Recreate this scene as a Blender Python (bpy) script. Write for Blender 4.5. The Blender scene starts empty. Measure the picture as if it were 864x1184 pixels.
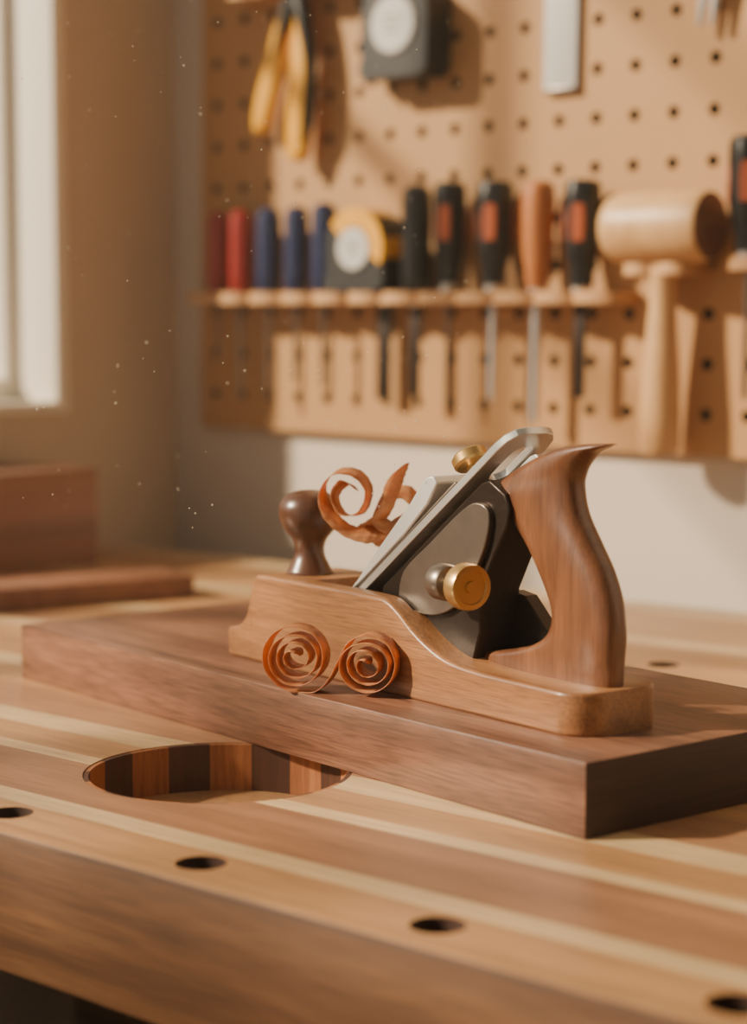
import bpy, bmesh, math, random
from mathutils import Matrix, Vector
random.seed(4)
R=math.radians

# ------------------------------------------------------------ materials
def lin(c):
    r=[]
    for v in c:
        v=v/255.0
        r.append(v/12.92 if v<=0.04045 else ((v+0.055)/1.055)**2.4)
    return (r[0],r[1],r[2],1.0)
def newmat(name):
    m=bpy.data.materials.new(name); m.use_nodes=True
    nt=m.node_tree; b=nt.nodes['Principled BSDF']
    return m,nt,b
def plain(name,col,rough=0.5,metal=0.0,noise=0.12,nscale=40,bump=0.0):
    m,nt,b=newmat(name)
    tc=nt.nodes.new('ShaderNodeTexCoord'); nz=nt.nodes.new('ShaderNodeTexNoise')
    nz.inputs['Scale'].default_value=nscale; nz.inputs['Detail'].default_value=4
    nt.links.new(tc.outputs['Object'],nz.inputs['Vector'])
    mx=nt.nodes.new('ShaderNodeMix'); mx.data_type='RGBA'
    c=lin(col)
    mx.inputs[6].default_value=tuple(v*(1-noise) for v in c[:3])+(1,)
    mx.inputs[7].default_value=tuple(min(1,v*(1+noise)) for v in c[:3])+(1,)
    nt.links.new(nz.outputs['Fac'],mx.inputs[0])
    nt.links.new(mx.outputs[2],b.inputs['Base Color'])
    b.inputs['Roughness'].default_value=rough; b.inputs['Metallic'].default_value=metal
    if bump>0:
        bp=nt.nodes.new('ShaderNodeBump'); bp.inputs['Strength'].default_value=bump; bp.inputs['Distance'].default_value=0.001
        nt.links.new(nz.outputs['Fac'],bp.inputs['Height']); nt.links.new(bp.outputs[0],b.inputs['Normal'])
    return m
def grain_nodes(nt,scale,axis='X',distort=1.0):
    """returns (broad, fine) factor sockets; the grain runs along axis"""
    tc=nt.nodes.new('ShaderNodeTexCoord')
    def mp(al,ac):
        n=nt.nodes.new('ShaderNodeMapping')
        s={'X':(al,ac,ac),'Y':(ac,al,ac),'Z':(ac,ac,al)}[axis]
        n.inputs['Scale'].default_value=s
        nt.links.new(tc.outputs['Object'],n.inputs['Vector']); return n
    a=mp(1.5*scale,34*scale); n1=nt.nodes.new('ShaderNodeTexNoise')
    n1.inputs['Scale'].default_value=1.0; n1.inputs['Detail'].default_value=8; n1.inputs['Roughness'].default_value=.62; n1.inputs['Distortion'].default_value=distort
    nt.links.new(a.outputs[0],n1.inputs['Vector'])
    f=mp(34*scale,640*scale); n2=nt.nodes.new('ShaderNodeTexNoise')
    n2.inputs['Scale'].default_value=1.0; n2.inputs['Detail'].default_value=3
    nt.links.new(f.outputs[0],n2.inputs['Vector'])
    return n1.outputs['Fac'],n2.outputs['Fac']
def wood(name,dark,light,scale=1.0,axis='X',rough=0.45,fine=0.35,bump=0.15,coat=0.0):
    m,nt,b=newmat(name)
    n1,n2=grain_nodes(nt,scale,axis)
    cr=nt.nodes.new('ShaderNodeValToRGB')
    cr.color_ramp.elements[0].position=0.34; cr.color_ramp.elements[0].color=lin(dark)
    cr.color_ramp.elements[1].position=0.64; cr.color_ramp.elements[1].color=lin(light)
    nt.links.new(n1,cr.inputs[0])
    mr=nt.nodes.new('ShaderNodeMapRange'); mr.inputs[1].default_value=0.35; mr.inputs[2].default_value=0.58
    mr.inputs[3].default_value=1-fine; mr.inputs[4].default_value=1.0
    nt.links.new(n2,mr.inputs[0])
    mx=nt.nodes.new('ShaderNodeMix'); mx.data_type='RGBA'; mx.blend_type='MULTIPLY'; mx.inputs[0].default_value=1
    nt.links.new(cr.outputs[0],mx.inputs[6]); nt.links.new(mr.outputs[0],mx.inputs[7])
    nt.links.new(mx.outputs[2],b.inputs['Base Color'])
    b.inputs['Roughness'].default_value=rough
    if coat:
        b.inputs['Coat Weight'].default_value=coat; b.inputs['Coat Roughness'].default_value=.22
    bp=nt.nodes.new('ShaderNodeBump'); bp.inputs['Strength'].default_value=bump; bp.inputs['Distance'].default_value=0.0006
    nt.links.new(n2,bp.inputs['Height']); nt.links.new(bp.outputs[0],b.inputs['Normal'])
    return m

def bench_mat():
    m,nt,b=newmat('laminated_bench_wood')
    tc=nt.nodes.new('ShaderNodeTexCoord'); sp=nt.nodes.new('ShaderNodeSeparateXYZ')
    nt.links.new(tc.outputs['Object'],sp.inputs[0])
    cr=nt.nodes.new('ShaderNodeValToRGB'); cr.color_ramp.interpolation='CONSTANT'
    tan=(192,143,96); tan2=(202,152,104); light=(222,188,140); brown=(162,115,83); brown2=(178,130,94)
    st=[(0,tan),(.045,light),(.064,brown),(.134,light),(.150,tan),(.19,light),(.222,brown2),(.28,tan2),(.335,light),
        (.365,tan),(.43,tan2),(.47,light),(.50,brown2),(.535,tan2),(.60,light),(.64,tan2),(.71,tan),(.76,light),(.80,tan2),(.88,tan),(.93,light)]
    el=cr.color_ramp.elements
    el[0].position=0; el[0].color=lin(st[0][1]); el[1].position=st[1][0]; el[1].color=lin(st[1][1])
    for p,c in st[2:]:
        e=el.new(p); e.color=lin(c)
    nt.links.new(sp.outputs['Y'],cr.inputs[0])
    n1,n2=grain_nodes(nt,0.9,'X',1.2)
    m1=nt.nodes.new('ShaderNodeMapRange'); m1.inputs[1].default_value=.34; m1.inputs[2].default_value=.66; m1.inputs[3].default_value=.76; m1.inputs[4].default_value=1.1
    nt.links.new(n1,m1.inputs[0])
    m2=nt.nodes.new('ShaderNodeMapRange'); m2.inputs[1].default_value=.35; m2.inputs[2].default_value=.58; m2.inputs[3].default_value=.78; m2.inputs[4].default_value=1
    nt.links.new(n2,m2.inputs[0])
    mu=nt.nodes.new('ShaderNodeMath'); mu.operation='MULTIPLY'
    nt.links.new(m1.outputs[0],mu.inputs[0]); nt.links.new(m2.outputs[0],mu.inputs[1])
    mx=nt.nodes.new('ShaderNodeMix'); mx.data_type='RGBA'; mx.blend_type='MULTIPLY'; mx.inputs[0].default_value=1
    nt.links.new(cr.outputs[0],mx.inputs[6]); nt.links.new(mu.outputs[0],mx.inputs[7])
    nt.links.new(mx.outputs[2],b.inputs['Base Color'])
    b.inputs['Roughness'].default_value=.38
    return m

M={}
M['bench']=bench_mat()
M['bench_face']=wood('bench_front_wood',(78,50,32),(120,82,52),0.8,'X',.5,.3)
M['walnut']=wood('walnut_board_wood',(98,63,46),(154,107,82),1.0,'X',.40,.42)
M['walnut_end']=wood('walnut_end_grain',(46,28,20),(72,44,33),1.3,'Y',.6,.3)
M['body']=wood('beech_body_wood',(138,91,56),(178,125,80),1.3,'X',.38,.34,.15,.1)
M['tote']=wood('walnut_handle_wood',(100,60,36),(134,86,55),1.2,'Z',.36,.28,.08,.3)
M['knob']=wood('knob_wood',(80,48,32),(110,70,48),2,'Z',.34,.2,.05,.3)
M['box']=wood('box_wood',(122,78,52),(156,104,74),0.7,'Y',.5,.2)
M['peg']=plain('pegboard_hardboard',(176,130,78),.6,0,.06,18)
M['hole']=plain('peg_hole_shade',(34,20,12),.9)  # shade inside the peg holes, painted as a dark brown lining
M['dog']=plain('dog_hole_shade',(62,36,24),.8)  # dark wall colour paints in the shade down the dog holes
M['rack']=wood('rack_wood',(180,132,84),(206,160,110),1.4,'X',.5,.15)
M['mallet']=wood('mallet_beech',(192,146,94),(214,171,118),1.2,'Z',.42,.12)
M['malend']=wood('mallet_end_grain',(96,60,40),(130,86,60),2.0,'Y',.6,.2)
M['woodhandle']=wood('turned_handle_wood',(158,92,44),(190,121,66),2,'Z',.35,.2)
M['steel']=plain('polished_steel',(222,220,216),.26,.7,.08,60)
M['cap']=plain('nickel_cap',(234,232,228),.34,.5,.05,30)
M['darksteel']=plain('blued_steel',(132,120,110),.34,.85,.2,80)
M['frog']=plain('cast_iron_black',(56,46,40),.36,.7,.3,300,.2)
M['brass']=plain('brass',(206,168,106),.34,.85,.1,60)
M['black']=plain('black_rubber',(12,10,10),.42)
M['orange']=plain('orange_plastic',(168,80,40),.5)
M['red']=plain('red_plastic',(146,30,20),.4)
M['blue']=plain('blue_plastic',(26,38,78),.4)
M['yellow']=plain('yellow_plastic',(224,160,6),.4)
M['label']=plain('label_white',(196,194,190),.4,0,.03)
M['wall']=plain('plaster_wall',(200,187,172),.9,0,.03,3)
M['walll']=plain('plaster_wall_warm',(206,186,160),.9,0,.04,3)
M['white']=plain('painted_white',(238,230,215),.5,0,.02)
M['floor']=wood('floor_wood',(60,38,28),(88,60,42),.4,'X',.6,.2)
M['shave']=wood('shaving_wood',(186,112,60),(242,190,132),2,'X',.4,.3)
M['inl_a']=wood('inlay_cherry',(150,90,52),(186,122,74),3,'Z',.5,.2)
M['inl_b']=wood('inlay_walnut',(68,38,24),(92,56,38),3,'Z',.5,.2)
M['inl_c']=wood('inlay_maple',(186,138,92),(206,158,110),3,'Z',.5,.2)
M['dust']=plain('dust',(250,235,210),.9)
# shavings: add a little translucency
_s=M['shave'].node_tree; _b=_s.nodes['Principled BSDF']; _o=_s.nodes['Material Output']
_t=_s.nodes.new('ShaderNodeBsdfTranslucent'); _t.inputs[0].default_value=lin((244,158,82))
_m=_s.nodes.new('ShaderNodeMixShader'); _m.inputs[0].default_value=.4
_s.links.new(_b.outputs[0],_m.inputs[1]); _s.links.new(_t.outputs[0],_m.inputs[2]); _s.links.new(_m.outputs[0],_o.inputs[0])

# ------------------------------------------------------------ helpers
COL=bpy.context.scene.collection
def frame(o,ax,ay,az=(0,0,1)):
    m=Matrix.Identity(4)
    for i,v in enumerate((ax,ay,az,o)):
        for j in range(3): m[j][i]=v[j]
    return m
def root(name,mat=Matrix.Identity(4)):
    e=bpy.data.objects.new(name,None); e.empty_display_size=.05; COL.objects.link(e); e.matrix_world=mat; return e
def put(me,name,mats,parent=None,mat=None,smooth=35):
    ob=bpy.data.objects.new(name,me); COL.objects.link(ob)
    if not isinstance(mats,(list,tuple)): mats=[mats]
    for k in mats: me.materials.append(M[k] if isinstance(k,str) else k)
    if parent is not None:
        ob.parent=parent
        if mat is not None: ob.matrix_local=mat
    elif mat is not None: ob.matrix_world=mat
    if smooth:
        for p in me.polygons: p.use_smooth=True
        try: me.set_sharp_from_angle(angle=R(smooth))
        except Exception: pass
    return ob
def from_bm(bm,name):
    bmesh.ops.recalc_face_normals(bm,faces=bm.faces[:])
    me=bpy.data.meshes.new(name); bm.to_mesh(me); bm.free(); return me
def bm_box(bm,lo,hi,bev=0,seg=2,mi=0):
    r=bmesh.ops.create_cube(bm,size=1)
    vs=r['verts']
    for v in vs:
        v.co=Vector([lo[i]+(v.co[i]+.5)*(hi[i]-lo[i]) for i in range(3)])
    fs=set(f for v in vs for f in v.link_faces)
    for f in fs: f.material_index=mi
    if bev>0:
        es=list(set(e for v in vs for e in v.link_edges))
        bmesh.ops.bevel(bm,geom=es,offset=bev,segments=seg,affect='EDGES',profile=.5,material=-1)
def box(name,lo,hi,mats,parent=None,mat=None,bev=0.002,seg=2):
    bm=bmesh.new(); bm_box(bm,lo,hi,bev,seg); return put(from_bm(bm,name),name,mats,parent,mat)
def bm_lathe(bm,prof,M4=Matrix.Identity(4),seg=32,mi=0):
    rings=[]
    for r,z in prof:
        if r<1e-6: rings.append([bm.verts.new(M4@Vector((0,0,z)))])
        else: rings.append([bm.verts.new(M4@Vector((r*math.cos(2*math.pi*i/seg),r*math.sin(2*math.pi*i/seg),z))) for i in range(seg)])
    for a,b in zip(rings,rings[1:]):
        for i in range(seg):
            j=(i+1)%seg
            if len(a)==1 and len(b)==1: continue
            if len(a)==1: f=bm.faces.new((a[0],b[i],b[j]))
            elif len(b)==1: f=bm.faces.new((a[i],a[j],b[0]))
            else: f=bm.faces.new((a[i],a[j],b[j],b[i]))
            f.material_index=mi
    for rg in (rings[0],rings[-1]):
        if len(rg)>2:
            f=bm.faces.new(rg); f.material_index=mi
def lathe(name,prof,mats,parent=None,mat=None,M4=Matrix.Identity(4),seg=32):
    bm=bmesh.new(); bm_lathe(bm,prof,M4,seg); return put(from_bm(bm,name),name,mats,parent,mat)
def axis_m(o,d):
    """matrix whose z axis is d"""
    d=Vector(d).normalized(); q=Vector((0,0,1)).rotation_difference(d).to_matrix().to_4x4()
    q.translation=Vector(o); return q
def bm_prism(bm,loops,y0,y1,P,mi=0):
    """planar loops (first outer, rest holes) of 2d pts; P(x,y,depth)->Vector"""
    edges=[]
    for lp in loops:
        vs=[bm.verts.new(P(a,b,y0)) for a,b in lp]
        for i in range(len(vs)): edges.append(bm.edges.new((vs[i],vs[(i+1)%len(vs)])))
    r=bmesh.ops.triangle_fill(bm,edges=edges,use_beauty=True)
    fs=[g for g in r['geom'] if isinstance(g,bmesh.types.BMFace)]
    for f in fs: f.material_index=mi
    ex=bmesh.ops.extrude_face_region(bm,geom=fs)
    nv=[g for g in ex['geom'] if isinstance(g,bmesh.types.BMVert)]
    d=P(0,0,y1)-P(0,0,y0)
    for v in nv: v.co+=d
    for g in ex['geom']:
        if isinstance(g,bmesh.types.BMFace): g.material_index=mi
def prism(name,loops,y0,y1,P,mats,parent=None,mat=None,bev=0):
    bm=bmesh.new(); bm_prism(bm,loops,y0,y1,P)
    ob=put(from_bm(bm,name),name,mats,parent,mat,30)
    if bev>0:
        md=ob.modifiers.new('bev','BEVEL'); md.width=bev; md.segments=2; md.limit_method='ANGLE'; md.angle_limit=R(40)
    return ob
def catmull(pts,n=6):
    out=[]; P=[Vector(p) for p in pts]
    for i in range(len(P)-1):
        p0=P[max(i-1,0)]; p1=P[i]; p2=P[i+1]; p3=P[min(i+2,len(P)-1)]
        for k in range(n):
            t=k/n
            out.append(.5*((2*p1)+(p2-p0)*t+(2*p0-5*p1+4*p2-p3)*t*t+(3*p1-p0-3*p2+p3)*t**3))
    out.append(P[-1]); return out
def rrect(x0,z0,x1,z1,r,n=6):
    o=[]
    for cx,cz,a0 in ((x1-r,z1-r,0),(x0+r,z1-r,90),(x0+r,z0+r,180),(x1-r,z0+r,270)):
        for k in range(n+1):
            a=R(a0+90*k/n); o.append((cx+r*math.cos(a),cz+r*math.sin(a)))
    return o
def cut(ob,cutters):
    for c in cutters:
        md=ob.modifiers.new('b','BOOLEAN'); md.operation='DIFFERENCE'; md.object=c; md.solver='EXACT'
    bpy.context.view_layer.update()
    dg=bpy.context.evaluated_depsgraph_get()
    me=bpy.data.meshes.new_from_object(ob.evaluated_get(dg))
    ob.modifiers.clear(); ob.data=me
    for c in cutters: bpy.data.objects.remove(c,do_unlink=True)
    for p in me.polygons: p.use_smooth=True
    me.set_sharp_from_angle(angle=R(30))

# ------------------------------------------------------------ site axes (metres)
_m=math.hypot(.75,.66)
E=Vector((.75/_m,-.66/_m,0)); N=Vector((.66/_m,.75/_m,0))
BT=.9002      # bench top height
ROOM=frame(N*.62,E,N)       # local x along bench, y from its front edge to the wall, z from the floor
WALL=1.10; LEFT=-1.86

# ------------------------------------------------------------ room
box('floor',(-3.2,-3.0,-.05),(3.0,1.3,0),'floor',None,ROOM,0)
box('wall_back',(LEFT-.1,WALL,0),(3.0,WALL+.12,2.8),'wall',None,ROOM,0)
wl=root('wall_left',ROOM)
W0,W1,Z0,Z1=-1.7,.896,1.085,2.6
box('below_window',(LEFT-.1,-2.4,0),(LEFT,WALL,Z0),'walll',wl,None,0)
box('above_window',(LEFT-.1,-2.4,Z1),(LEFT,WALL,2.8),'walll',wl,None,0)
box('corner_pier',(LEFT-.1,W1,Z0),(LEFT,WALL,Z1),'walll',wl,None,0)
box('near_pier',(LEFT-.1,-2.4,Z0),(LEFT,W0,Z1),'walll',wl,None,0)
wn=root('window_1',ROOM)
bm=bmesh.new()
x0,x1=LEFT-.10,LEFT-.075
bm_box(bm,(x0,W0,Z0),(x1,W0+.03,Z1),.003); bm_box(bm,(x0,W1-.02,Z0),(x1,W1,Z1),.003)
bm_box(bm,(x0,W0+.03,Z0),(x1,W1-.02,Z0+.03),.003); bm_box(bm,(x0,W0+.03,Z1-.03),(x1,W1-.02,Z1),.003)
for w in (-1.28,-.85,-.42,.02,.45): bm_box(bm,(x0+.005,w-.02,Z0+.03),(x1-.005,w+.02,Z1-.03),.003)
for z in (1.75,2.2): bm_box(bm,(x0+.006,W0+.03,z-.012),(x1-.006,W1-.02,z+.012),.003)
put(from_bm(bm,'sash'),'sash','white',wn)
bm=bmesh.new()
bm_box(bm,(LEFT-.1,W1-.004,Z0-.004),(LEFT+.006,W1+.016,Z1+.02),.002)
bm_box(bm,(LEFT-.1,W0-.02,Z0-.012),(LEFT+.007,W1+.016,Z0+.002),.002)
put(from_bm(bm,'casing'),'casing','white',wn)

# ------------------------------------------------------------ workbench
bench=root('workbench',ROOM)
bx0,bx1=-1.845,.35
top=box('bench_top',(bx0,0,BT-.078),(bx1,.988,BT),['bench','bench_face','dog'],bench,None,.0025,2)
bpy.context.view_layer.update()
cs=[]
def cyl_cut(x,y,r,z0,z1,seg=64):
    bm=bmesh.new(); bm_lathe(bm,[(r,z0),(r,z1)],Matrix.Translation((x,y,0)),seg)
    c=put(from_bm(bm,'cutter'),'cutter',['inl_b'],None,ROOM); cs.append(c)
holes=[-.842+.155*k for k in range(-6,8)]
HH=[(h,.0285) for h in holes]+[(h,.684) for h in (-1.143,-.833,-.523,-.213)]
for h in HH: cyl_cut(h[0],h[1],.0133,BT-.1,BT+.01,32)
RC=(-.829,.1777); RR=.0825
cyl_cut(RC[0],RC[1],RR,BT-.034,BT+.01,96)
cut(top,cs)
me=top.data
while len(me.materials)<3: me.materials.append(M['dog'])
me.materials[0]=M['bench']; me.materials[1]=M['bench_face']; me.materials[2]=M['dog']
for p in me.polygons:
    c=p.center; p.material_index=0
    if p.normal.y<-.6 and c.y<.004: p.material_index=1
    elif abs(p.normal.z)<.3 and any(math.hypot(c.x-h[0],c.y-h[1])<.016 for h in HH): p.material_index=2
# segmented ring lining the round well
bm=bmesh.new(); nseg=18
for i in range(nseg):
    a0=2*math.pi*i/nseg; a1=2*math.pi*(i+1)/nseg
    ro,ri=RR-.0002,RR-.0035
    k=4; v=[]
    for z in (BT-.033,BT-.0006):
        v.append([bm.verts.new((RC[0]+r*math.cos(a0+(a1-a0)*j/k),RC[1]+r*math.sin(a0+(a1-a0)*j/k),z)) for r,js in ((ri,range(k+1)),(ro,range(k,-1,-1))) for j in js])
    n=len(v[0])
    fs=[bm.faces.new(v[0]),bm.faces.new(v[1])]+[bm.faces.new((v[0][j],v[0][(j+1)%n],v[1][(j+1)%n],v[1][j])) for j in range(n)]
    for f in fs: f.material_index=i%2
put(from_bm(bm,'well_lining'),'well_lining',['inl_a','inl_b'],bench)
lathe('well_floor',[(0,BT-.0338),(RR-.0035,BT-.0338),(RR-.0035,BT-.031),(0,BT-.031)],'inl_c',bench,None,Matrix.Translation((RC[0],RC[1],0)),64)
for i,(x,y) in enumerate(((bx0+.08,.06),(bx1-.18,.06),(bx0+.08,.83),(bx1-.18,.83))):
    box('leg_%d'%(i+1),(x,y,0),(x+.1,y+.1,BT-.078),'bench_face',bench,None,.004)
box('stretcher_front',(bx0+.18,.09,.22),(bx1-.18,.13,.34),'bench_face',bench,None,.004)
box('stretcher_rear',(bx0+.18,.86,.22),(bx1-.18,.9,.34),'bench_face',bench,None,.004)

# ------------------------------------------------------------ walnut board
TH=.0418; PT=BT+TH
d=Vector((.623,-.782,0)).normalized(); dn=Vector((-d.y,d.x,0))
BF=frame(Vector((-.2757,1.470,BT)),d,dn)
ob=box('walnut_board',(0,0,0),(.622,.235,TH),['walnut','walnut_end'],None,BF,.0012,2)
for p in ob.data.polygons:
    if abs(p.normal.x)>.7: p.material_index=1

# offcuts at the left
box('wooden_box',(-1.852,.40,BT),(-1.723,.846,BT+.113),'box',None,ROOM,.004)
sd=Vector((.846,.533,0)).normalized(); sn=Vector((-sd.y,sd.x,0))
box('walnut_offcut',(-.36,0,0),(0,.085,.022),'box',None,frame(Vector((-.184,1.938,BT)),sd,sn),.0015)

# ------------------------------------------------------------ hand plane
PF=frame(Vector((-.108,1.335,PT)),Vector((.6,-.8,0)),Vector((.8,.6,0)))
hp=root('hand_plane',PF)
BW=.070
prof=[(0,.019),(.012,.0205),(.024,.024),(.032,.031),(.037,.042),(.040,.053),(.044,.059),(.052,.061),(.10,.061),(.15,.061),(.18,.0605),(.193,.059),(.205,.053),(.218,.044),(.232,.0365),(.248,.0305),(.265,.0275),(.29,.026),(.33,.0255),(.370,.025)]
pp=[(v.x,v.y) for v in catmull([(a,z,0) for a,z in prof],6)]
def topz(a):
    for (a0,z0),(a1,z1) in zip(pp,pp[1:]):
        if a0<=a<=a1: return z0+(z1-z0)*(a-a0)/max(1e-9,a1-a0)
    return pp[-1][1]
L=.370; r0,r1=.014,.020
As=sorted(set([round(r0*(1-math.cos(R(t))),5) for t in range(0,91,9)]+[round(a,5) for a,_ in pp if r0<a<L-r1]+[round(L-r1+r1*math.sin(R(t)),5) for t in range(0,91,6)]))
bm=bmesh.new(); rings=[]
for a in As:
    hw=BW/2
    if a<r0: hw=BW/2-r0+math.sqrt(max(0,r0*r0-(r0-a)**2))
    if a>L-r1: hw=BW/2-r1+math.sqrt(max(0,r1*r1-(a-L+r1)**2))
    rr=rrect(BW/2-hw,0,BW/2+hw,topz(a),.0026,4)
    rings.append([bm.verts.new((a,y,z)) for y,z in rr])
for A,B in zip(rings,rings[1:]):
    n=len(A)
    for i in range(n): bm.faces.new((A[i],A[(i+1)%n],B[(i+1)%n],B[i]))
bm.faces.new(rings[0]); bm.faces.new(rings[-1])
body=put(from_bm(bm,'body'),'body',['body'],hp,None,40)
bpy.context.view_layer.update()
bm=bmesh.new(); bm_box(bm,(.098,.0125,.012),(.205,.0575,.09))
c=put(from_bm(bm,'cutter'),'cutter',['knob'],None,PF)
cut(body,[c])
# front knob
kp=[(.0001,0),(.0155,0),(.0155,.002),(.0135,.006),(.0108,.012),(.0102,.018),(.012,.024),(.0165,.0295),(.0200,.0355),(.0212,.042),(.0203,.048),(.0165,.0535),(.010,.0565),(.004,.0575),(0,.0577)]
lathe('front_knob',[(v.x,v.y) for v in catmull([(a,b,0) for a,b in kp],4)],'knob',hp,None,Matrix.Translation((.064,.032,.0612)),40)
# tote (rear handle): lofted sections between front and rear edge curves
Lp=[(.2515,.0245),(.2525,.031),(.280,.037),(.3015,.0435),(.3115,.052),(.3125,.0655),(.3025,.084),(.289,.103),(.2735,.1165),(.2580,.1255),(.2590,.132),(.2825,.146),(.310,.157),(.3345,.162),(.3570,.1635)]
Rp=[(.3635,.0245),(.364,.033),(.364,.041),(.3645,.050),(.3645,.059),(.3625,.073),(.3555,.0895),(.344,.106),(.3335,.122),(.330,.1373),(.3325,.146),(.3365,.152),(.343,.1575),(.351,.1605),(.3590,.1633)]
Q=[.0118,.0118,.0122,.0128,.013,.013,.0132,.0135,.0138,.014,.013,.012,.0105,.008,.003]
S=catmull([(l[0],l[1],q) for l,q in zip(Lp,Q)],5); T=catmull([(r[0],r[1],0) for r in Rp],5)
bm=bmesh.new(); rings=[]; NS=40
for k,(l,r) in enumerate(zip(S,T)):
    cx,cz=(l.x+r.x)/2,(l.y+r.y)/2; hx,hz=(r.x-l.x)/2,(r.y-l.y)/2; q=l.z
    f=min(1,max(0,(k-10)/12)); ex=2/(3.6*(1-f)+2.7*f)
    ring=[]
    for i in range(NS):
        t=2*math.pi*i/NS; c0,s0=math.cos(t),math.sin(t)
        cc=math.copysign(abs(c0)**ex,c0); ss=math.copysign(abs(s0)**ex,s0)
        ring.append(bm.verts.new((cx+hx*cc,.036+q*ss,cz+hz*cc)))
    rings.append(ring)
for A,B in zip(rings,rings[1:]):
    for i in range(NS): bm.faces.new((A[i],A[(i+1)%NS],B[(i+1)%NS],B[i]))
bm.faces.new(rings[0]); bm.faces.new(rings[-1])
put(from_bm(bm,'tote'),'tote','tote',hp,None,60)
# iron, cap, frog
ang=R(36.5); D=Vector((math.cos(ang),0,math.sin(ang))); U=Vector((-math.sin(ang),0,math.cos(ang))); O=Vector((.1485,0,.0593))
def PB(t,b,n): return O+D*t+Vector((0,b,0))+U*n
out=[(-.066,.015),(.165,.015),(.174,.0165),(.180,.021),(.182,.027),(.182,.043),(.180,.049),(.174,.0535),(.165,.055),(-.066,.055)]
slot=[(.138+.007*math.cos(R(a)),.0365+.0075*math.sin(R(a))) for a in range(90,271,20)]+[(.160+.007*math.cos(R(a)),.0365+.0075*math.sin(R(a))) for a in range(-90,91,20)]
prism('plane_iron',[out,slot],-.001,.0040,PB,'steel',hp,None,.0006)
prism('chip_breaker',[[(-.05,.016),(.12,.016),(.12,.054),(-.05,.054)]],.0041,.0062,PB,'darksteel',hp,None,.0005)
# lever cap: side profile in (t,n), extruded across the width
def PC(t,n,b): return O+D*t+U*n+Vector((0,b,0))
prism('lever_cap',[[(-.030,.0064),(-.004,.0085),(.03,.0135),(.075,.0190),(.092,.0225),(.100,.0230),(.105,.0205),(.106,.0145),(.09,.0092),(.06,.0064)]],.0148,.0552,PC,'cap',hp,None,.001)
# frog casting (bed) under the iron
def PA(a,z,b): return Vector((a,b,z))
prism('frog',[[(.16,.020),(.165,.0645),(.176,.0725),(.262,.1360),(.270,.1385),(.284,.131),(.288,.122),(.286,.112),(.274,.092),(.262,.070),(.262,.046),(.255,.024)]],.019,.051,PA,'frog',hp,None,.0012)
prism('frog_heel',[[(.255,.024),(.255,.068),(.268,.066),(.283,.052),(.298,.038),(.312,.024)]],.049,.060,PA,'frog',hp,None,.001)
sp_=[(v.x,v.y) for v in catmull([(.186,.060,0),(.192,.077,0),(.218,.0965,0),(.246,.1170,0),(.262,.1245,0),(.274,.119,0),(.270,.098,0),(.258,.078,0),(.246,.062,0),(.225,.052,0),(.20,.052,0),(.186,.060,0)],4)][:-1]
prism('side_plate',[sp_],.0150,.019,PA,'darksteel',hp,None,.0008)
# depth adjuster
ax=axis_m((.240,.004,.076),(1,-.12,.0))
bm=bmesh.new()
bm_lathe(bm,[(0,0),(.006,0),(.0105,.001),(.0112,.003),(.0112,.012),(.0100,.014),(.0055,.015),(.0055,.024),(.0095,.026),(0.0,.026)],ax,36)
put(from_bm(bm,'adjuster_hub'),'adjuster_hub','darksteel',hp)
bm=bmesh.new(); prof=[(0,.026),(.0095,.026),(.0135,.0275),(.0142,.029),(.0142,.036),(.0133,.0378),(.0105,.038),(.0098,.0368),(.0040,.0368),(.0036,.0382),(0,.0382)]
bm_lathe(bm,prof,ax,60)
for v in bm.verts:
    lc=ax.inverted()@v.co; rr=math.hypot(lc.x,lc.y)
    if rr>.0138:
        k=round(math.atan2(lc.y,lc.x)/(2*math.pi/60))
        if k%2: lc.x*=.965; lc.y*=.965; v.co=ax@lc
put(from_bm(bm,'adjuster_wheel'),'adjuster_wheel','brass',hp)
# cap screw above the lever cap and lateral lever
sc=axis_m(O+D*.124+Vector((0,.032,0))+U*.0135,U)
lathe('cap_screw',[(0,-.012),(.0045,-.012),(.0045,.001),(.0102,.002),(.0115,.0035),(.0115,.0085),(.0100,.010),(.003,.0105),(0,.0098)],'brass',hp,None,sc,32)
prism('lateral_lever',[[(.128,-.0018),(.128,-.005),(.158,-.0065),(.163,-.012),(.166,-.012),(.163,-.0035),(.158,-.0018)]],.0450,.051,PC,'cap',hp,None,.0004)

# ------------------------------------------------------------ wood shavings
def ribbon(bm,pts,wd,half):
    n=len(pts); a=[];b=[]
    for i,p in enumerate(pts):
        h=half*(.9+.1*math.sin(i*.33)) 
        h*=min(1,.35+i/8,.35+(n-1-i)/8)
        w=wd[i] if isinstance(wd,list) else wd
        a.append(bm.verts.new(p-w*h*(1+.05*math.sin(i*1.7)))); b.append(bm.verts.new(p+w*h*(1+.05*math.cos(i*2.1))))
    for i in range(n-1): bm.faces.new((a[i],a[i+1],b[i+1],b[i]))
def shaving(name,bm,o,mat=None,th=.00045):
    me=bpy.data.meshes.new(name); bm.to_mesh(me); bm.free()
    ob=put(me,name,'shave',None,mat,80)
    md=ob.modifiers.new('s','SOLIDIFY'); md.thickness=th; md.offset=0
    return ob
SF=frame(Vector((-.0475,1.191,PT)),Vector((.925,-.38,0)).normalized(),Vector((.38,.925,0)).normalized())
pts=[]; z1=.0222; R1=.0218
for k in range(0,131):
    s=k/130; th=R(-90-360*3.7*(1-s)); r=.003+(R1-.003)*s**.9
    r*=1+.05*math.sin(th*1.3)*(1-s**4)
    pts.append(Vector((1.06*r*math.cos(th),.002*math.sin(th*.9)-.003*(1-s),z1+r*math.sin(th))))
c2=(.0485,.0203); R2=.0196
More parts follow.
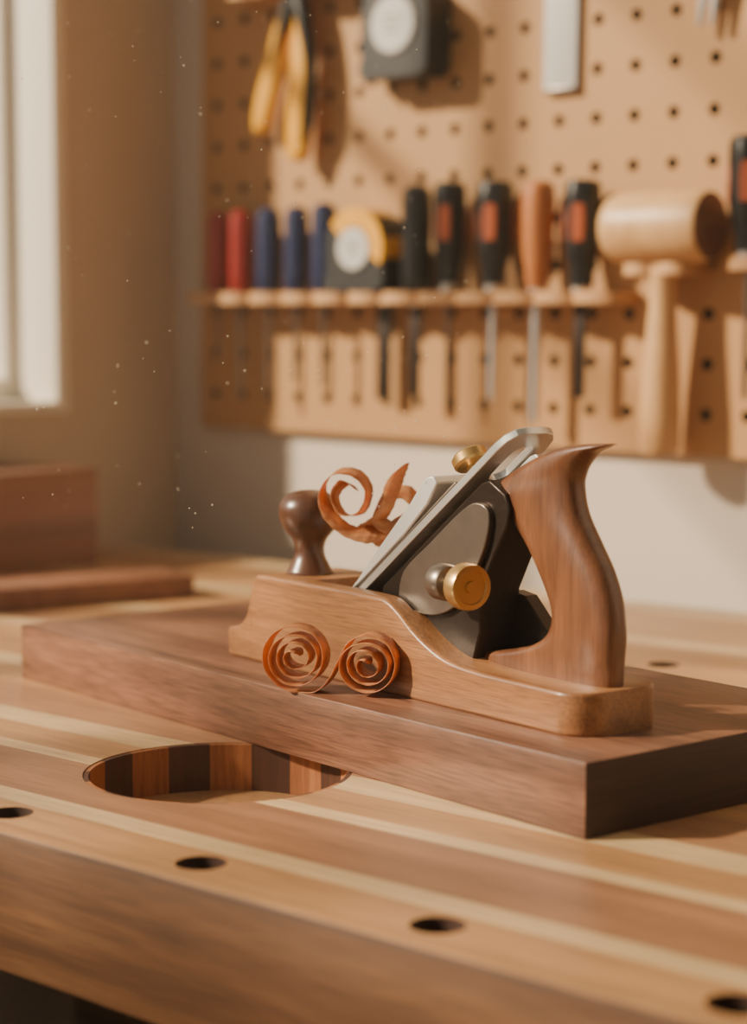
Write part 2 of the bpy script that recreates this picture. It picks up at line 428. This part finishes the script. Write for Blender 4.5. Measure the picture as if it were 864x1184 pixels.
for v in catmull([(0,0,z1-R1),(.013,.0,.0012),(.022,0,.0085),(.0295,0,.022),(.037,0,.0345),(c2[0],0,c2[1]+R2)],7)[1:-1]:
    pts.append(v)
for k in range(0,111):
    s=k/110; th=R(90-360*3.2*s); r=R2-(R2-.003)*s**1.05
    r*=1+.05*math.sin(th*1.7)*min(1,s*4)
    pts.append(Vector((c2[0]+1.06*r*math.cos(th),.003*math.sin(th*.8)*s-.003*s,c2[1]+r*math.sin(th))))
bm=bmesh.new(); ribbon(bm,pts,Vector((-.05,1,0.05)).normalized(),.0074); shaving('wood_shaving',bm,None,SF)
# curl caught on top of the plane. local: x right, y away, z up (mm)
CF=frame(Vector((.002,1.262,PT+.1135)),Vector((1,0,0)),Vector((0,1,0)))
def crib(bm,mm,w0,w1,half):
    P=catmull([tuple(v/1000 for v in q) for q in mm],7); n=len(P)
    W=[(Vector(w0)*(1-i/(n-1))+Vector(w1)*(i/(n-1))).normalized() for i in range(n)]
    ribbon(bm,P,W,half)
bm=bmesh.new()
crib(bm,[(36,-34,-10),(30,-20,-11),(19,-4,-11),(5,-4,-19),(-7,-8,-21),(-21,-6,-17),(-33,0,-5),(-36,6,9),(-27,8,20),(-13,4,19),(-5,0,8),(-10,-3,-6),(-22,2,-8),(-28,6,4),(-21,7,13),(-13,5,8)],(.15,.7,.75),(.40,.85,-.30),.0090)
crib(bm,[(-12,6,-18),(-2,2,-14),(6,-4,-4),(10,0,8),(14,3,18),(20,4,26)],(.75,.6,-.3),(.85,.3,.35),.0070)
crib(bm,[(-8,2,-16),(5,-6,-24),(20,-4,-20),(29,4,-7),(20,9,6),(5,8,3),(-1,2,-8),(8,-4,-16),(18,0,-11)],(.2,.75,.7),(.3,.85,.5),.0080)
shaving('wood_shaving',bm,None,CF)

# ------------------------------------------------------------ pegboard and tools
SL=-.024
PX=Vector((E.x,E.y,SL))
PGF=frame(N*(.62+WALL-.015)+E*(-1.792)+Vector((0,0,1.052)),PX,N)  # x along, y into wall, z up, face at y=0
cu,ch=.0486,.052; nu,nh=30,18; uo,ho=-.0039,.017
bm=bmesh.new(); seg=16; hr=.0068
def sqp(t,hw,hh):
    c,s=math.cos(t),math.sin(t); k=1/max(abs(c),abs(s)); return c*k*hw,s*k*hh
for i in range(nu):
    for j in range(nh):
        cx,cz=uo+(i+.5)*cu,ho+(j+.5)*ch
        ts=[2*math.pi*k/seg for k in range(seg)]
        so=[bm.verts.new((cx+sqp(t,cu/2,ch/2)[0],0,cz+sqp(t,cu/2,ch/2)[1])) for t in ts]
        ri=[bm.verts.new((cx+hr*math.cos(t),0,cz+hr*math.sin(t))) for t in ts]
        rb=[bm.verts.new((cx+hr*math.cos(t),.007,cz+hr*math.sin(t))) for t in ts]
        for k in range(seg):
            l=(k+1)%seg
            bm.faces.new((so[k],so[l],ri[l],ri[k])); f=bm.faces.new((ri[k],ri[l],rb[l],rb[k])); f.material_index=1
        f=bm.faces.new(rb); f.material_index=1
bmesh.ops.remove_doubles(bm,verts=bm.verts[:],dist=1e-5)
W_,H_=nu*cu,nh*ch
bm_box(bm,(uo,0,0),(uo+W_,.0145,ho),0); bm_box(bm,(uo,.008,ho),(uo+W_,.0145,ho+H_),0)
bm_box(bm,(uo-.003,0,0),(uo,.0145,ho+H_),0)
me=bpy.data.meshes.new('pegboard'); bm.to_mesh(me); bm.free()
put(me,'pegboard',['peg','hole'],None,PGF,0)

def rack(name,u0,u1,h0,h1,dep,lobes):
    """shelf with a scalloped front edge"""
    pts=[(u0,0)]; 
    n=int((u1-u0)/.004)
    for k in range(n+1):
        u=u0+(u1-u0)*k/n
        ph=(u-u0)/(u1-u0)*lobes
        s=abs(math.sin(math.pi*ph))**.5
        pts.append((u,-(dep-.014+.014*s)))
    pts.append((u1,0))
    def P(a,b,c): return Vector((a,b,c))
    bm=bmesh.new(); bm_prism(bm,[pts],h0,h1,P)
    return put(from_bm(bm,name),name,'rack',None,PGF,30)
rack('tool_rack',.012,.664,.157,.170,.052,12)
rack('tool_rack',.672,.752,.186,.198,.055,2)
rack('tool_rack',.792,.90,.190,.203,.05,2)
rack('tool_rack',.07,.29,.527,.541,.045,4)

def driver(name,u,off,h0,h1,rad,hm,shaft_r,hb,accent=None,flat=False,style='round',ferrule=True):
    rt=root(name,PGF@Matrix.Translation((u,-off,0)))
    H=h1-h0
    if style=='wood':
        pr=[(0,0),(rad*.55,0),(rad*.62,.08*H),(rad*.78,.2*H),(rad*.92,.4*H),(rad,.65*H),(rad*1.0,.85*H),(rad*.9,.96*H),(rad*.6,H),(0,H)]
    elif style=='grip':
        pr=[(0,0),(rad*.62,0),(rad*.66,.06*H),(rad*.66,.14*H),(rad*.85,.28*H),(rad*.95,.42*H),(rad*.92,.6*H),(rad,.8*H),(rad*.97,.93*H),(rad*.8,.985*H),(0,H)]
    else:
        pr=[(0,0),(rad*.75,0),(rad*.95,.08*H),(rad,.2*H),(rad,.85*H),(rad*.9,.95*H),(rad*.5,H),(0,H)]
    bm=bmesh.new(); bm_lathe(bm,pr,Matrix.Translation((0,0,h0)),36)
    if style!='wood':   # flutes
        for v in bm.verts:
            t=math.atan2(v.co.y,v.co.x); k=1-.07*(math.cos(6*t)>.3); v.co.x*=k; v.co.y*=k
    ob=put(from_bm(bm,'handle'),'handle',[hm],rt)
    if accent:
        bm=bmesh.new()
        for s in (22,142,262):
            q=Matrix.Rotation(R(s+270),4,'Z'); vs=[]
            for a,z in ((-16,.42),(16,.42),(20,.60),(16,.76),(-16,.76),(-20,.60)):
                rr=rad*1.01 
                vs.append(bm.verts.new(q@Vector((rr*math.cos(R(a)),rr*math.sin(R(a)),h0+z*H))))
            bm.faces.new(vs)
        ob=put(from_bm(bm,'grip_inlay'),'grip_inlay',[accent],rt,None,0)
        md=ob.modifiers.new('s','SOLIDIFY'); md.thickness=.003; md.offset=-1
    if ferrule: lathe('ferrule',[(0,h0-.012),(rad*.42,h0-.012),(rad*.5,h0-.008),(rad*.5,h0+.004),(0,h0+.004)],'steel',rt,None,Matrix.Identity(4),24)
    if flat:
        box('blade',(-shaft_r,-.0022,hb),(shaft_r,.0022,h0),'frog',rt,None,.0006)
    else:
        lathe('shaft',[(0,hb),(shaft_r*.5,hb),(shaft_r*.9,hb+.004),(shaft_r,hb+.01),(shaft_r,h0),(0,h0)],'darksteel' if shaft_r<.0035 else 'steel',rt,None,Matrix.Identity(4),20)
    return rt
o=.03
driver('screwdriver',.055,o,.1705,.273,.0135,'red',.0022,.087)
driver('screwdriver',.095,o,.1705,.273,.0145,'red',.0028,.041)
driver('screwdriver',.1435,o,.1705,.275,.0150,'blue',.0024,.045)
driver('screwdriver',.1905,o,.1705,.276,.0145,'blue',.0028,.064)
driver('screwdriver',.236,o,.1705,.279,.0150,'blue',.0028,.060)
driver('flat_file',.322,.018,.1705,.20,.010,'black',.0095,.049,None,True)
driver('chisel',.3795,o,.1705,.296,.0170,'black',.0070,.055,None,True)
driver('screwdriver',.428,o,.184,.299,.0185,'black',.0026,.049,'orange',style='grip')
driver('screwdriver',.492,o,.184,.298,.0205,'black',.0040,.055,'orange',style='grip')
driver('wood_handled_screwdriver',.5515,o,.180,.295,.0185,'woodhandle',.0055,.033,style='wood')
driver('chisel',.6095,o,.182,.296,.0200,'black',.0065,.064,'orange',True,style='grip')
driver('screwdriver',.814,.034,.218,.333,.0225,'black',.0030,.071,'orange',style='grip')

def tape(name,u0,u1,h0,h1,off0,off1,yel,lr):
    rt=root(name,PGF)
    def P(a,b,c): return Vector((a,-c,b))
    w=u1-u0; h=h1-h0
    # outline: round top-left shoulder, flatter base with the mouth at the lower left
    o=[(u0+.004,h0),(u1-.012,h0)]
    for k in range(7): a=R(-90+15*k); o.append((u1-.014+.014*math.cos(a),h0+.014+.014*math.sin(a)))
    for k in range(9): a=R(11.25*k); o.append((u1-.035+.035*math.cos(a),h1-.035+.035*math.sin(a)))
    for k in range(9): a=R(90+11.25*k); o.append((u0+.035+.035*math.cos(a),h1-.035+.035*math.sin(a)))
    o+= [(u0,h0+.022),(u0-.003,h0+.018),(u0-.003,h0+.003)]
    prism('case',[o],off0,off1,P,'black',rt,None,.005)
    cx,cz=(u0+u1)/2,h0+h*.54
    if yel:
        # yellow shell wrapping the top and back of the case
        arc=[(cx+(w*.515)*math.cos(R(a)),cz+(w*.53)*math.sin(R(a))) for a in range(-25,151,8)]
        arc2=[(cx+lr*1.05*math.cos(R(a)),cz+lr*1.05*math.sin(R(a))) for a in range(150,-26,-8)]
        prism('shell',[arc+arc2],off0+.001,off1+.0015,P,'yellow',rt,None,.001)
    prism('badge_ring',[[(cx+lr*1.08*math.cos(R(a)),cz+lr*1.08*math.sin(R(a))) for a in range(0,360,10)]],off1-.002,off1+.002,P,'darksteel',rt)
    prism('badge',[[(cx+lr*math.cos(R(a)),cz+lr*math.sin(R(a))) for a in range(0,360,10)]],off1,off1+.003,P,'label',rt)
    for i in range(3):
        box('badge_print_%d'%(i+1),(cx-lr*(.5-.1*i),-(off1+.0034),cz+lr*(.25-.28*i)),(cx+lr*(.5-.12*i),-(off1+.0028),cz+lr*(.33-.28*i)),'darksteel',rt,None,0)
    box('hook',(u0-.0055,-(off1+off0)/2-.009,h0-.004),(u0-.004,-(off1+off0)/2+.009,h0+.014),'steel',rt,None,.0004)
    return rt
tape('tape_measure',.258,.346,.1705,.263,.008,.050,True,.0235)
tape('tape_measure',.305,.403,.413,.522,.002,.045,False,.031)

# yellow handled pliers hanging head up
def sweep(bm,path,mi=0,seg=16,dz=0):
    """path: (x,y,z,rx,ry)"""
    P=catmull([Vector(p[:3])+Vector((0,0,dz)) for p in path],6); RR=catmull([Vector((p[3],p[4],0)) for p in path],6); rings=[]
    for i,(p,r) in enumerate(zip(P,RR)):
        t=(P[min(i+1,len(P)-1)]-P[max(i-1,0)]).normalized(); y=Vector((0,1,0)); x=y.cross(t).normalized()
        rings.append([bm.verts.new(p+x*r.x*math.cos(2*math.pi*k/seg)+y*r.y*math.sin(2*math.pi*k/seg)) for k in range(seg)])
    for A,B in zip(rings,rings[1:]):
        for k in range(seg):
            f=bm.faces.new((A[k],A[(k+1)%seg],B[(k+1)%seg],B[k])); f.material_index=mi
    for rg in (rings[0],rings[-1]): f=bm.faces.new(rg); f.material_index=mi
pl=root('pliers',PGF@Matrix.Translation((0,0,-.013)))
bm=bmesh.new()
sweep(bm,[(.170,-.022,.53,.008,.007),(.158,-.022,.50,.013,.009),(.143,-.022,.45,.0175,.010),(.129,-.022,.41,.0175,.010),(.122,-.022,.385,.013,.009),(.121,-.022,.378,.006,.005)])
sweep(bm,[(.186,-.024,.53,.008,.007),(.192,-.024,.50,.013,.009),(.193,-.024,.45,.0195,.011),(.189,-.024,.39,.0200,.011),(.186,-.024,.35,.0165,.010),(.185,-.024,.341,.008,.006)])
put(from_bm(bm,'grips'),'grips','yellow',pl,None,60)
bm=bmesh.new()
sweep(bm,[(.172,-.026,.535,.010,.0085),(.164,-.026,.505,.0085,.0095),(.154,-.025,.475,.0045,.0095),(.150,-.025,.46,.003,.006)])
sweep(bm,[(.186,-.028,.535,.012,.0085),(.197,-.028,.505,.0095,.010),(.209,-.028,.45,.0045,.0100),(.205,-.028,.385,.0040,.0100),(.199,-.026,.36,.003,.006)])
put(from_bm(bm,'grip_inserts'),'grip_inserts','black',pl,None,60)
bm=bmesh.new()
sweep(bm,[(.186,-.024,.525,.009,.006),(.178,-.024,.548,.013,.009),(.180,-.024,.565,.016,.009),(.184,-.024,.60,.006,.006)])
sweep(bm,[(.170,-.022,.525,.009,.006),(.176,-.022,.548,.013,.009),(.174,-.022,.565,.016,.009),(.170,-.022,.60,.006,.006)])
put(from_bm(bm,'jaws'),'jaws','darksteel',pl,None,60)

# steel rule / square
rl=root('try_square',PGF)
box('blade',(.538,-.0075,.385),(.581,-.0050,.60),'label',rl,None,.0005)
box('tip',(.538,-.0085,.385),(.581,-.0049,.390),'darksteel',rl,None,.0005)
box('stock',(.52,-.020,.60),(.60,-.0005,.635),'woodhandle',rl,None,.002)
# needle nose pliers, jaws down
nn=root('needle_nose_pliers',PGF@Matrix.Translation((-.004,0,-.015)))
bm=bmesh.new()
sweep(bm,[(.742,-.015,.452,.0025,.003),(.746,-.015,.48,.005,.004),(.752,-.015,.51,.008,.006),(.760,-.015,.53,.012,.007)])
sweep(bm,[(.757,-.015,.452,.0025,.003),(.760,-.015,.48,.005,.004),(.764,-.015,.51,.008,.006),(.762,-.015,.53,.012,.007)])
put(from_bm(bm,'jaws'),'jaws','steel',nn,None,60)
bm=bmesh.new()
sweep(bm,[(.758,-.015,.528,.010,.008),(.745,-.016,.57,.010,.009),(.735,-.016,.64,.010,.009),(.74,-.016,.67,.005,.005)])
sweep(bm,[(.764,-.015,.528,.010,.008),(.780,-.016,.57,.010,.009),(.788,-.016,.64,.010,.009),(.784,-.016,.67,.005,.005)])
put(from_bm(bm,'grips'),'grips','red',nn,None,60)

# mallet
ml=root('wooden_mallet',PGF@Matrix.Translation((.0,0,-.010)))
X4=axis_m((.656,-.040,.2445),(1,0,0))
bm=bmesh.new()
bm_lathe(bm,[(0,0),(.026,0),(.0315,.002),(.0345,.006),(.036,.014),(.037,.060),(.036,.110),(.0350,.116),(.034,.1175)],X4,48)
me=from_bm(bm,'head'); hd=put(me,'head',['mallet','malend'],ml)
for p in me.polygons:
    if abs(p.normal.x)>.95 and p.center.x>.70: p.material_index=1
hpz=[(0,.012),(.017,.012),(.0205,.018),(.0208,.05),(.0195,.09),(.0165,.13),(.0140,.165),(.0135,.19),(.0150,.205),(.0150,.245),(0,.245)]
lathe('handle',hpz,'mallet',ml,None,Matrix.Translation((.7165,-.036,0)),32)

# ------------------------------------------------------------ dust in the air
bm=bmesh.new(); n=0
while n<260:
    yy=random.uniform(1.0,1.7); xx=random.uniform(-.2,.05)*yy; zz=1.164+random.uniform(-.10,.20)*yy
    if zz<1.03: continue
    n+=1
    bmesh.ops.create_icosphere(bm,subdivisions=1,radius=random.uniform(.0003,.0006),matrix=Matrix.Translation((xx,yy,zz)))
put(from_bm(bm,'dust_motes'),'dust_motes','dust')

# thin sunlit haze in the workshop air
hz=bpy.data.materials.new('air_haze'); hz.use_nodes=True; ht=hz.node_tree
ht.nodes.remove(ht.nodes['Principled BSDF'])
vs=ht.nodes.new('ShaderNodeVolumeScatter'); vs.inputs['Color'].default_value=(1,.93,.82,1); vs.inputs['Density'].default_value=.022; vs.inputs['Anisotropy'].default_value=.2
ht.links.new(vs.outputs[0],ht.nodes['Material Output'].inputs['Volume'])
M['haze']=hz
box('air_haze',(LEFT+.001,-2.3,.3),(1.5,WALL-.001,2.75),'haze',None,ROOM,0)

# ------------------------------------------------------------ light
sd=Vector((-.86,-.06,.50)).normalized()
s=bpy.data.lights.new('sun','SUN'); s.energy=9.5; s.angle=R(3.5); s.color=(1,.83,.60)
so=bpy.data.objects.new('sun',s); COL.objects.link(so); so.rotation_euler=sd.to_track_quat('Z','Y').to_euler(); so.location=(-3,1,3)
w=bpy.data.worlds.new('World'); bpy.context.scene.world=w; w.use_nodes=True
nt=w.node_tree; bg=nt.nodes['Background']
tc=nt.nodes.new('ShaderNodeTexCoord'); sp=nt.nodes.new('ShaderNodeSeparateXYZ'); nt.links.new(tc.outputs['Generated'],sp.inputs[0])
cr=nt.nodes.new('ShaderNodeValToRGB'); mr=nt.nodes.new('ShaderNodeMapRange')
mr.inputs[1].default_value=-1; mr.inputs[2].default_value=1; nt.links.new(sp.outputs['X'],mr.inputs[0]); nt.links.new(mr.outputs[0],cr.inputs[0])
cr.color_ramp.elements[0].position=.05; cr.color_ramp.elements[0].color=(1,.90,.76,1)
cr.color_ramp.elements[1].position=.85; cr.color_ramp.elements[1].color=(.06,.050,.042,1)
e=cr.color_ramp.elements.new(.45); e.color=(.26,.22,.175,1)
nt.links.new(cr.outputs[0],bg.inputs[0]); bg.inputs[1].default_value=.72

# ------------------------------------------------------------ camera
cd=bpy.data.cameras.new('camera'); cam=bpy.data.objects.new('camera',cd); COL.objects.link(cam)
cam.location=(0,0,1.1642); cam.rotation_euler=(R(90)-math.atan(200/2196),0,0)
cd.sensor_fit='VERTICAL'; cd.sensor_height=36; cd.sensor_width=36; cd.lens=2196/1184*36
cd.dof.use_dof=True; cd.dof.focus_distance=1.17; cd.dof.aperture_fstop=3.8; cd.clip_start=.02
bpy.context.scene.camera=cam
